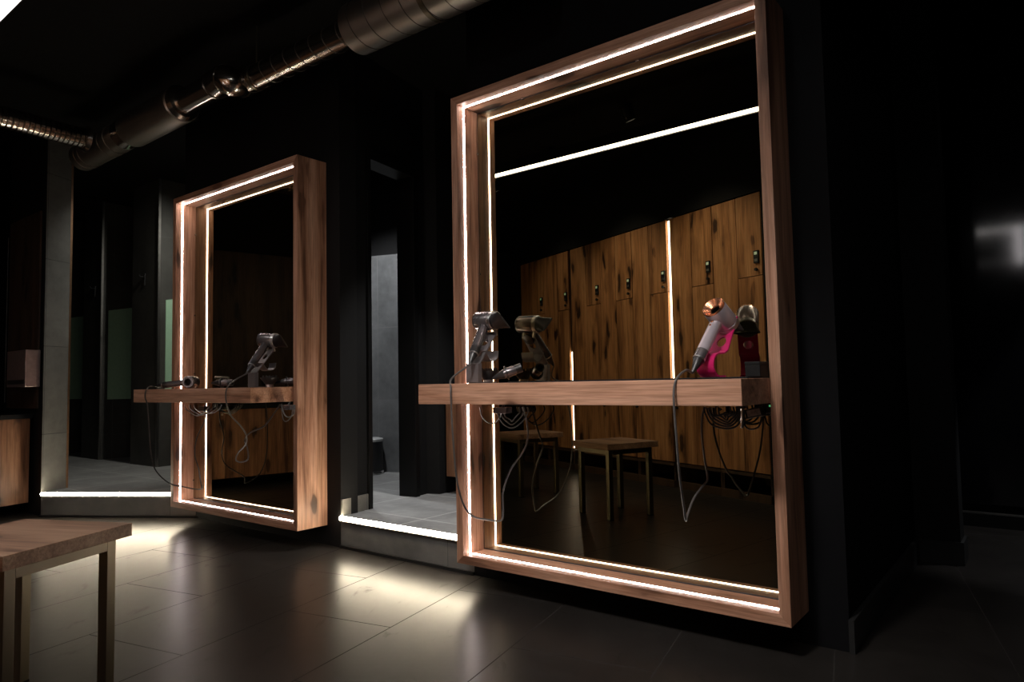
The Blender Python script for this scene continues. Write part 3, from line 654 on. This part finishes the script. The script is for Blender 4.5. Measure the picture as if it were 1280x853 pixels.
# left station, lying dryer
HC1 = Vector((-4.205, 2.165, SH+.0405)); hd1 = Vector((-.79, -.55, -.085))
c1 = [at_y(186, 484, 1.93), at_y(182, 490, 1.888), at_y(181.5, 498, 1.886), at_y(184, 506, 1.884), at_y(186, 530, 1.885), at_y(188, 562, 1.89), at_y(194, 587, 1.91), at_y(211, 604, 1.97), at_y(228, 608.5, 2.03), at_y(243, 611.5, 2.09), at_y(252, 611, 2.13), at_y(251, 603, 2.13), at_y(248, 585, 2.18), at_y(243.5, 568, 2.18), at_y(246, 548, 2.18), at_y(256, 525, 2.22), at_y(257, 507, 2.22)]
dryer('dark grey hair dryer lying on its side on the smaller mirror shelf', HC1, hd1, (.60, -.80, 0), (DRYG, DRYG, DRYB), False, c1, CORDB, HC1-Vector((0, 0, .04)))

# big station, pink stand and silver dryer
def pink_stand():
    yaw = math.radians(-16); B = Vector((-.838, 2.085, SH+.005)); M = orient(B, yaw); t = thing('dryer_stand', 'fuchsia pink curved dryer stand at the right end of the large shelf', 'dryer stand', B)
    prof = [(.034, .0035), (.024, .003), (.012, .003)]
    for k in range(1, 12):
        a = math.radians(-90-k*15.5); prof.append((.012+.036*math.cos(a), .0385+.0365*math.sin(a)))
    prof += [(.020, .0745), (.034, .076), (.046, .083)]
    w = .033
    place(MB().ribbon(prof, -w, w, .0045), M).build('curved_foot', PINK, t)
    y0, z0, y1, z1 = .046, .083, .092, .168; d = Vector((0, y1-y0, z1-z0)); ln = d.length; d.normalize(); n = Vector((0, -d.z, d.y))
    from mathutils.geometry import delaunay_2d_cdt
    hol = (0, ln*.34, .017); pts = [Vector((-w, 0)), Vector((w, 0)), Vector((w, ln)), Vector((-w, ln))]; ed = [(0, 1), (1, 2), (2, 3), (3, 0)]
    for k in range(24): pts.append(Vector((hol[0]+hol[2]*math.cos(k*math.pi/12), hol[1]+hol[2]*math.sin(k*math.pi/12)))); ed.append((4+k, 4+(k+1) % 24))
    v, e, f, *_ = delaunay_2d_cdt(pts, ed, [], 1, 1e-6)
    f = [q for q in f if (sum(v[i].x for i in q)/len(q)-hol[0])**2+(sum(v[i].y for i in q)/len(q)-hol[1])**2 > (hol[2]*.98)**2]
    o = Vector((0, y0, z0)); a = [o+Vector((p.x, 0, 0))+d*p.y for p in v]; n_ = len(a); vs = a+[p-n*.0045 for p in a]; fs = list(map(tuple, f))+[tuple(i+n_ for i in q[::-1]) for q in f]
    ee = {(q[i], q[(i+1) % len(q)]) for q in f for i in range(len(q))}
    for (i, j) in ee:
        if (j, i) not in ee: fs.append((j, i, i+n_, j+n_))
    place(MB().add(vs, fs), M).build('back_plate', PINK, t)
    top = o+d*ln
    for sx in (-1, 1): place(MB().box(-.006, .006, -.003, .003, 0, .03).xf(Matrix.Translation(top+Vector((sx*(w-.006), 0, -.003))) @ Matrix.Rotation(-.45, 4, 'X')), M).build('cradle_arm', PINK, t)
    place(MB().box(-.040, .040, -.012, .115, -.0048, .0007), M).build('base_plate', SILVER, t)
pink_stand()
HC4 = Vector((-.822, 2.142, 1.043)); l4 = Vector((.276, .961, 0))
c4 = [at_y(858, 463, 1.97), at_y(847, 472, 1.905), at_y(842.5, 486, 1.887), at_y(842.5, 508, 1.876), at_y(845, 540, 1.882), at_y(849, 590, 1.91), at_y(855, 635, 1.97), at_y(857.3, 651, 2.0), at_y(860, 642, 2.03), at_y(868, 622, 2.09), at_y(880, 606, 2.15), at_y(884.5, 598, 2.18), at_y(881, 575, 2.2), at_y(877.5, 545, 2.215), at_y(878, 520, 2.22), at_y(882, 509, 2.22)]
dryer('silver hair dryer with copper intake ring resting on the pink stand', HC4, tuple(-l4*.62)+() if False else (-.276*.62, -.961*.62, -.785), (.276*.785, .961*.785, -.62), (DRYS, COPPER, DRYB), .55, c4, CORDG, HC4-Vector((0, 0, .18)))

# ------------------------------------------------------------------ small things on the shelves
MB_ = MB().box(-1.60, -.70, 2.03, YM-.003, SH, SH+.005)
tag(MB_.build('shelf_mat', RUBBER, None, .001), 'thin black mat along the back of the large shelf', 'mat')
def diffuser(c, label):
    t = thing('diffuser_attachment', label, 'dryer attachment', c, 'dryer attachments on the shelves')
    MB().lathe([(0, .020), (.014, .020), (.014, .017), (0, .017), (0, .020)], c, (0, 0, 1), 28).build('collar', SILVER, t)
    MB().lathe([(.013, .019), (.018, .024), (.045, .045), (.050, .046), (.050, .043), (.046, .040), (.02, .018), (.013, .016), (.013, .019)], c, (0, 0, 1), 36).build('bowl', DRYB, t)
    m = MB()
    for r, k in ((.0, 1), (.018, 6), (.034, 12)):
        for i in range(k):
            g = 2*math.pi*i/k; p = c+Vector((r*math.cos(g), r*math.sin(g), .022+r*.55)); m.tube([p, p+Vector((0, 0, .02)), Vector((p.x, p.y, c.z+.058))], [.0025, .0022, .0014], 6)
    o = m.build('prongs', DRYB, t)
    MB().lathe([(.022, 0), (.022, .02), (.044, .0405), (.046, .0405), (.026, .019), (.024, 0)], c, (0, 0, 1), 30).build('grille', DRYB, t)
p = at_y(610.5, 477, 2.15); diffuser(Vector((p.x, 2.15, SH)), 'round pronged diffuser attachment beside the grey stand on the large shelf')
p = at_y(337, 482, 2.06); diffuser(Vector((p.x, 2.06, SH)), 'round pronged diffuser attachment beside the stand on the smaller mirror shelf')
def cone_nozzle(c, ax, label, r=.02):
    c = Vector(c); t = thing('styling_nozzle', label, 'dryer attachment', c-Vector((0, 0, r))); ax = Vector(ax).normalized()
    MB().lathe([(0, r), (.012, r*1.05), (.045, r), (.05, r*.9)], c, ax, 28).build('barrel', DRYG, t)
    MB().lathe([(0, r*.98), (-.035, r*.45), (-.05, r*.2), (-.05, 0)], c, ax, 24).build('tip', DRYB, t)
    MB().lathe([(.008, r*1.05), (.008, r*1.45), (.014, r*1.45), (.014, r*1.05)], c, ax, 32).build('flange', BLACKP, t)
    MB().lathe([(.05, r*.95), (.075, r*.95), (.075, r*.7), (.05, r*.7)], c, ax, 28).build('socket', BLACKP, t)
p = at_y(630, 470, 2.16); cone_nozzle((p.x, 2.16, SH+.035), (.72, .60, .34), 'dark pointed styling nozzle lying next to the diffuser on the large shelf')
p = at_y(356, 480, 2.14); cone_nozzle((p.x, 2.14, SH+.027), (.6, .75, .1), 'dark styling nozzle lying in the right corner of the smaller mirror shelf', .018)
p = at_y(275, 479, 2.12); cone_nozzle((p.x, 2.12, SH+.03), (.8, .55, 0), 'black styling nozzle lying behind the lying dryer on the smaller shelf', .02)
a = at_y(935, 452, 2.10); 
t = thing('accessory_box', 'small matt black box against the right end of the large shelf', 'box', (-.725, 2.10, SH+.005))
MB().box(a.x, -.678, 2.07, 2.15, SH+.005, SH+.040).build('box_base', RUBBER, t, .002); MB().box(a.x-.001, -.678, 2.069, 2.151, SH+.040, SH+.050).build('lid', RUBBER, t, .002)

# ------------------------------------------------------------------ plugs, adapters and coils below the shelves
SB = .765
def coil(mb, c, r, turns, tilt, squash=1, n=28, th=.0032):
    pts = []
    for k in range(int(turns*n)+1):
        g = 2*math.pi*k/n; rr = r*(1+.10*math.sin(k*.37)+.06*math.sin(k*.91)); pts.append(Vector(c)+Vector((rr*math.cos(g), .018*math.sin(k*.21), -rr*.62*squash*math.sin(g)*1.0-.0)))
    mb.tube(pts, th, 8)
def adapter(px, py, y, label, ang, mat=BLACKP, size=(.06, .035, .028), lab=True):
    c = at_y(px, py, y); t = thing('power_adapter', label, 'power adapter', (c.x, c.y, SB))
    M = Matrix.Translation(c) @ Matrix.Rotation(ang, 4, 'Y'); sx, sy, sz = size
    MB().box(-sx/2, sx/2, -sy/2, sy/2, -sz/2, sz/2).xf(M).build('housing', mat, t, .003)
    if lab: MB().box(-sx*.36, sx*.40, -sy/2-.0006, -sy/2, -sz*.32, sz*.34).xf(M).build('rating_label', LABELM, t)
    MB().tube(spline([c+Vector((0, 0, sz*.3)), c+Vector((.0, .01, sz/2+.01)), Vector((c.x, c.y+.01, SB))], 4), .005, 8).build('plug', BLACKP, t)
    return t, c
# large shelf, right end
t, c = adapter(944, 516, 2.19, 'black power adapter with grey label hanging under the right end of the large shelf', -.22, size=(.055, .035, .03))
m = MB(); e = at_y(962, 514, 2.19); m.tube(spline([c+Vector((.02, 0, -.01)), at_y(948, 534, 2.18), at_y(935, 536, 2.17), at_y(928, 524, 2.16), at_y(930, 508.5, 2.16)], 8), .0028, 8); m.build('cord', CORDB, t)
t = thing('power_socket', 'black socket box with a green light under the right end of the large shelf', 'socket', (-.70, 2.22, SB))
MB().box(-.735, -.677, 2.20, 2.25, SB-.034, SB).build('housing', BLACKP, t, .002); MB().box(-.698, -.692, 2.1985, 2.20, SB-.014, SB-.008).build('indicator', GREENLED, t)
t = thing('cable_coil', 'coiled black cables hanging under the right end of the large shelf', 'cable', at_y(905, 509, 2.12).xy.to_3d()+Vector((0, 0, SB)))
m = MB(); c = at_y(903, 514, 2.12)
for k in range(7):
    x0, x1 = 880+k*3+random.uniform(-1, 1), 932-k*3+random.uniform(-2, 2); dpt = 536-k*2.6; y = 2.155+.013*k
    m.tube(spline([at_y(x0, 509.5, y), at_y(x0+2, 517+k*.4, y), at_y(x0+10, dpt-5, y), at_y((x0+x1)/2+3, dpt, y), at_y(x1-9, dpt-4, y), at_y(x1-2, 517, y), at_y(x1-3, 509, y)], 7), .0031, 8)
m.build('loops', CORDB, t)
a = at_y(927, 511, 2.03); t = thing('cable_clip', 'grey plastic hook hanging below the right shelf corner', 'hook', (a.x, a.y, SB))
MB().tube(spline([(a.x, a.y, SB), (a.x+.003, a.y, SB-.02), (a.x+.001, a.y, SB-.055), (a.x-.002, a.y, SB-.07)], 5), [.006]*10+[.0045]*5+[.002], 10).build('hook', SILVER, t); MB().box(a.x-.014, a.x+.014, a.y-.008, a.y+.008, SB-.012, SB).build('mount', BLACKP, t, .001)
# large shelf, left end
t, c = adapter(628, 513, 2.19, 'grey power adapter hanging under the left end of the large shelf', .0, DRYG, (.07, .04, .026), False)
m = MB()
for k in range(3):
    x0, x1 = 622+k*4, 660-k*5
    m.tube(spline([at_y(x0, 509.5, 2.18+.018*k), at_y(x0+1, 520, 2.18+.018*k), at_y(x0+8, 531-k*3, 2.18+.018*k), at_y((x0+x1)/2, 535-k*4, 2.18+.018*k), at_y(x1-6, 526-k*2, 2.18+.018*k), at_y(x1, 515, 2.18+.018*k), at_y(x1-1, 509, 2.18+.018*k)], 7), .0028, 8)
m.tube(spline([at_y(600, 509.5, 2.20), at_y(602, 520, 2.20), at_y(609, 528, 2.20), at_y(618, 529, 2.20), at_y(625, 522, 2.19), at_y(628, 515, 2.19)], 7), .0026, 8)
m.build('cord', CORDB, t)
# smaller mirror shelf
t, c = adapter(255, 511, 2.19, 'black power adapter hanging under the left end of the smaller mirror shelf', 0, BLACKP, (.07, .04, .03), False)
m = MB()
for k in range(4):
    x0, x1 = 231+k*6, 262+k*5
    m.tube(spline([at_y(x0, 506, 2.16+.02*k), at_y(x0+2, 512, 2.16+.02*k), at_y((x0+x1)/2, 520-k, 2.16+.02*k), at_y(x1-3, 512, 2.16+.02*k), at_y(x1, 506, 2.16+.02*k)], 7), .0028, 8)
m.build('cord', CORDB, t)
t, c = adapter(360, 509.5, 2.08, 'grey power adapter hanging under the right end of the smaller mirror shelf', 0, DRYG, (.08, .035, .024), False)
m = MB(); m.tube(spline([at_y(352, 505, 2.05), at_y(353, 512, 2.05), at_y(357, 520, 2.05), at_y(362, 521.5, 2.05), at_y(367, 518, 2.06), at_y(368, 508, 2.07)], 7), .003, 8)
m.tube(spline([at_y(352, 511, 2.06), at_y(354, 524, 2.06), at_y(358, 527, 2.06), at_y(364, 521, 2.06), at_y(366, 511, 2.07)], 7), .002, 8); m.build('cord', CORDG, t)

# ------------------------------------------------------------------ lamps
def downlight(name, label, x, y, power, target, size=1.0, blend=.5, col=(1, .95, .9), z=H, r=.04, soft=.03):
    t = thing(name, label, 'light', (x, y, z))
    d = (Vector(target)-Vector((x, y, z-.09))).normalized()
    MB().lathe([(0, r*.7), (.02, r*.7), (.02, 0)], (x, y, z), (0, 0, -1), 24).build('mount', BLACKP, t)
    c = Vector((x, y, z-.06)); MB().lathe([(-.05, 0), (-.05, r*.9), (-.04, r), (.05, r), (.05, r*.86), (.02, r*.86), (.02, 0)], c, d, 32).build('body', BLACKP, t)
    MB().lathe([(.0205, 0), (.0205, r*.84), (.024, r*.84), (.024, 0)], c, d, 24).build('lens', LAMP, t)
    l = bpy.data.lights.new(name, 'SPOT'); l.energy = power; l.spot_size = size; l.spot_blend = blend; l.color = col; l.shadow_soft_size = soft
    o = bpy.data.objects.new('spot_bulb', l); C.objects.link(o); o.parent = t; o.location = c+d*.06-t.location
    o.rotation_euler = d.to_track_quat('-Z', 'Y').to_euler(); return t
downlight('spotlight', 'added unseen ceiling spotlight aimed at the large mirror shelf', -.90, .30, 185, (-1.22, 1.95, .66), math.radians(52), 1, r=.11, soft=.16)  # lamp added out of view to brighten the shelf and frame fronts
downlight('spotlight', 'washroom ceiling spotlight over the tiled wall', -4.75*K, 3.75*K, 95, (-4.95*K, 4.35*K, STEP), math.radians(88), .6, (.98, .99, 1))
downlight('spotlight', 'ceiling spotlight over the central doorway step', -2.72*K, 3.45*K, 125, (-3.35*K, 3.45*K, STEP), math.radians(52), .6, (1, .98, .95))
downlight('spotlight', 'added unseen ceiling spotlight over the raised floor at the far left', -6.35*K, 3.5*K, 60, (-8.6*K, 3.2*K, STEP), math.radians(110), .8, (1, .97, .86))  # added behind the wall to lift the dark stalls and raised floor
downlight('spotlight', 'ceiling spotlight in the far right passage', .75*K, 5.35*K, 70, (.25*K, 5.3*K, 0), math.radians(44), .3, (.95, .97, 1))
for s_, p_, lab_ in ((.55, 66, 'right'), (1.75, 62, 'middle'), (3.0, 26, 'left')):
    q0, q1 = lk(s_, .95), lk(s_, 0); downlight('spotlight', 'added unseen ceiling spotlight washing the %s of the locker row' % lab_, q0.x, q0.y, p_, (q1.x, q1.y, .95), math.radians(84), 1, (1, .95, .88))  # washers added out of view so the mirrored lockers read brighter
# square ring light behind the camera, which the satin black panel at the right mirrors
def ring_light():
    x0, x1, z0, z1 = -.92*K, -.28*K, Zm(1.67), Zm(2.24); y = -1.5*K
    t = thing('square_ring_light', 'square ring light behind the camera, mirrored in the black panel at far right', 'light', ((x0+x1)/2, y, z1+.06))
    MB().box(x0-.03, x1+.06, y-.05, y, z0-.03, z1+.03).build('back_plate', BLACKP, t)
    LB = emit('ring_light_bar', (1, .94, .95), 12); LD_ = emit('ring_light_bar_dim', (1, .95, .95), .35)
    MB().box(x1-.03, x1+.05, y, y+.012, z0, z1).build('light_bar', LB, t); MB().box(x0, x1-.03, y, y+.012, z1-.07, z1).build('light_bar', emit('ring_light_bar_mid', (1, .93, .93), 2), t); MB().box(x0, x1-.03, y, y+.012, z0, z0+.07).build('light_bar', LD_, t)
    MB().tube([((x0+x1)/2, y-.03, z1+.03), ((x0+x1)/2, y-.03, H)], .008, 8).build('stem', BLACKP, t)
ring_light()

# ------------------------------------------------------------------ world, view
w = bpy.data.worlds.new('world'); bpy.context.scene.world = w; w.use_nodes = True
w.node_tree.nodes['Background'].inputs[0].default_value = (.5, .5, .55, 1); w.node_tree.nodes['Background'].inputs[1].default_value = .002
vs = bpy.context.scene.view_settings; vs.view_transform = 'Standard'; vs.look = 'None'; vs.exposure = 0; vs.gamma = 1; vs.use_curve_mapping = False
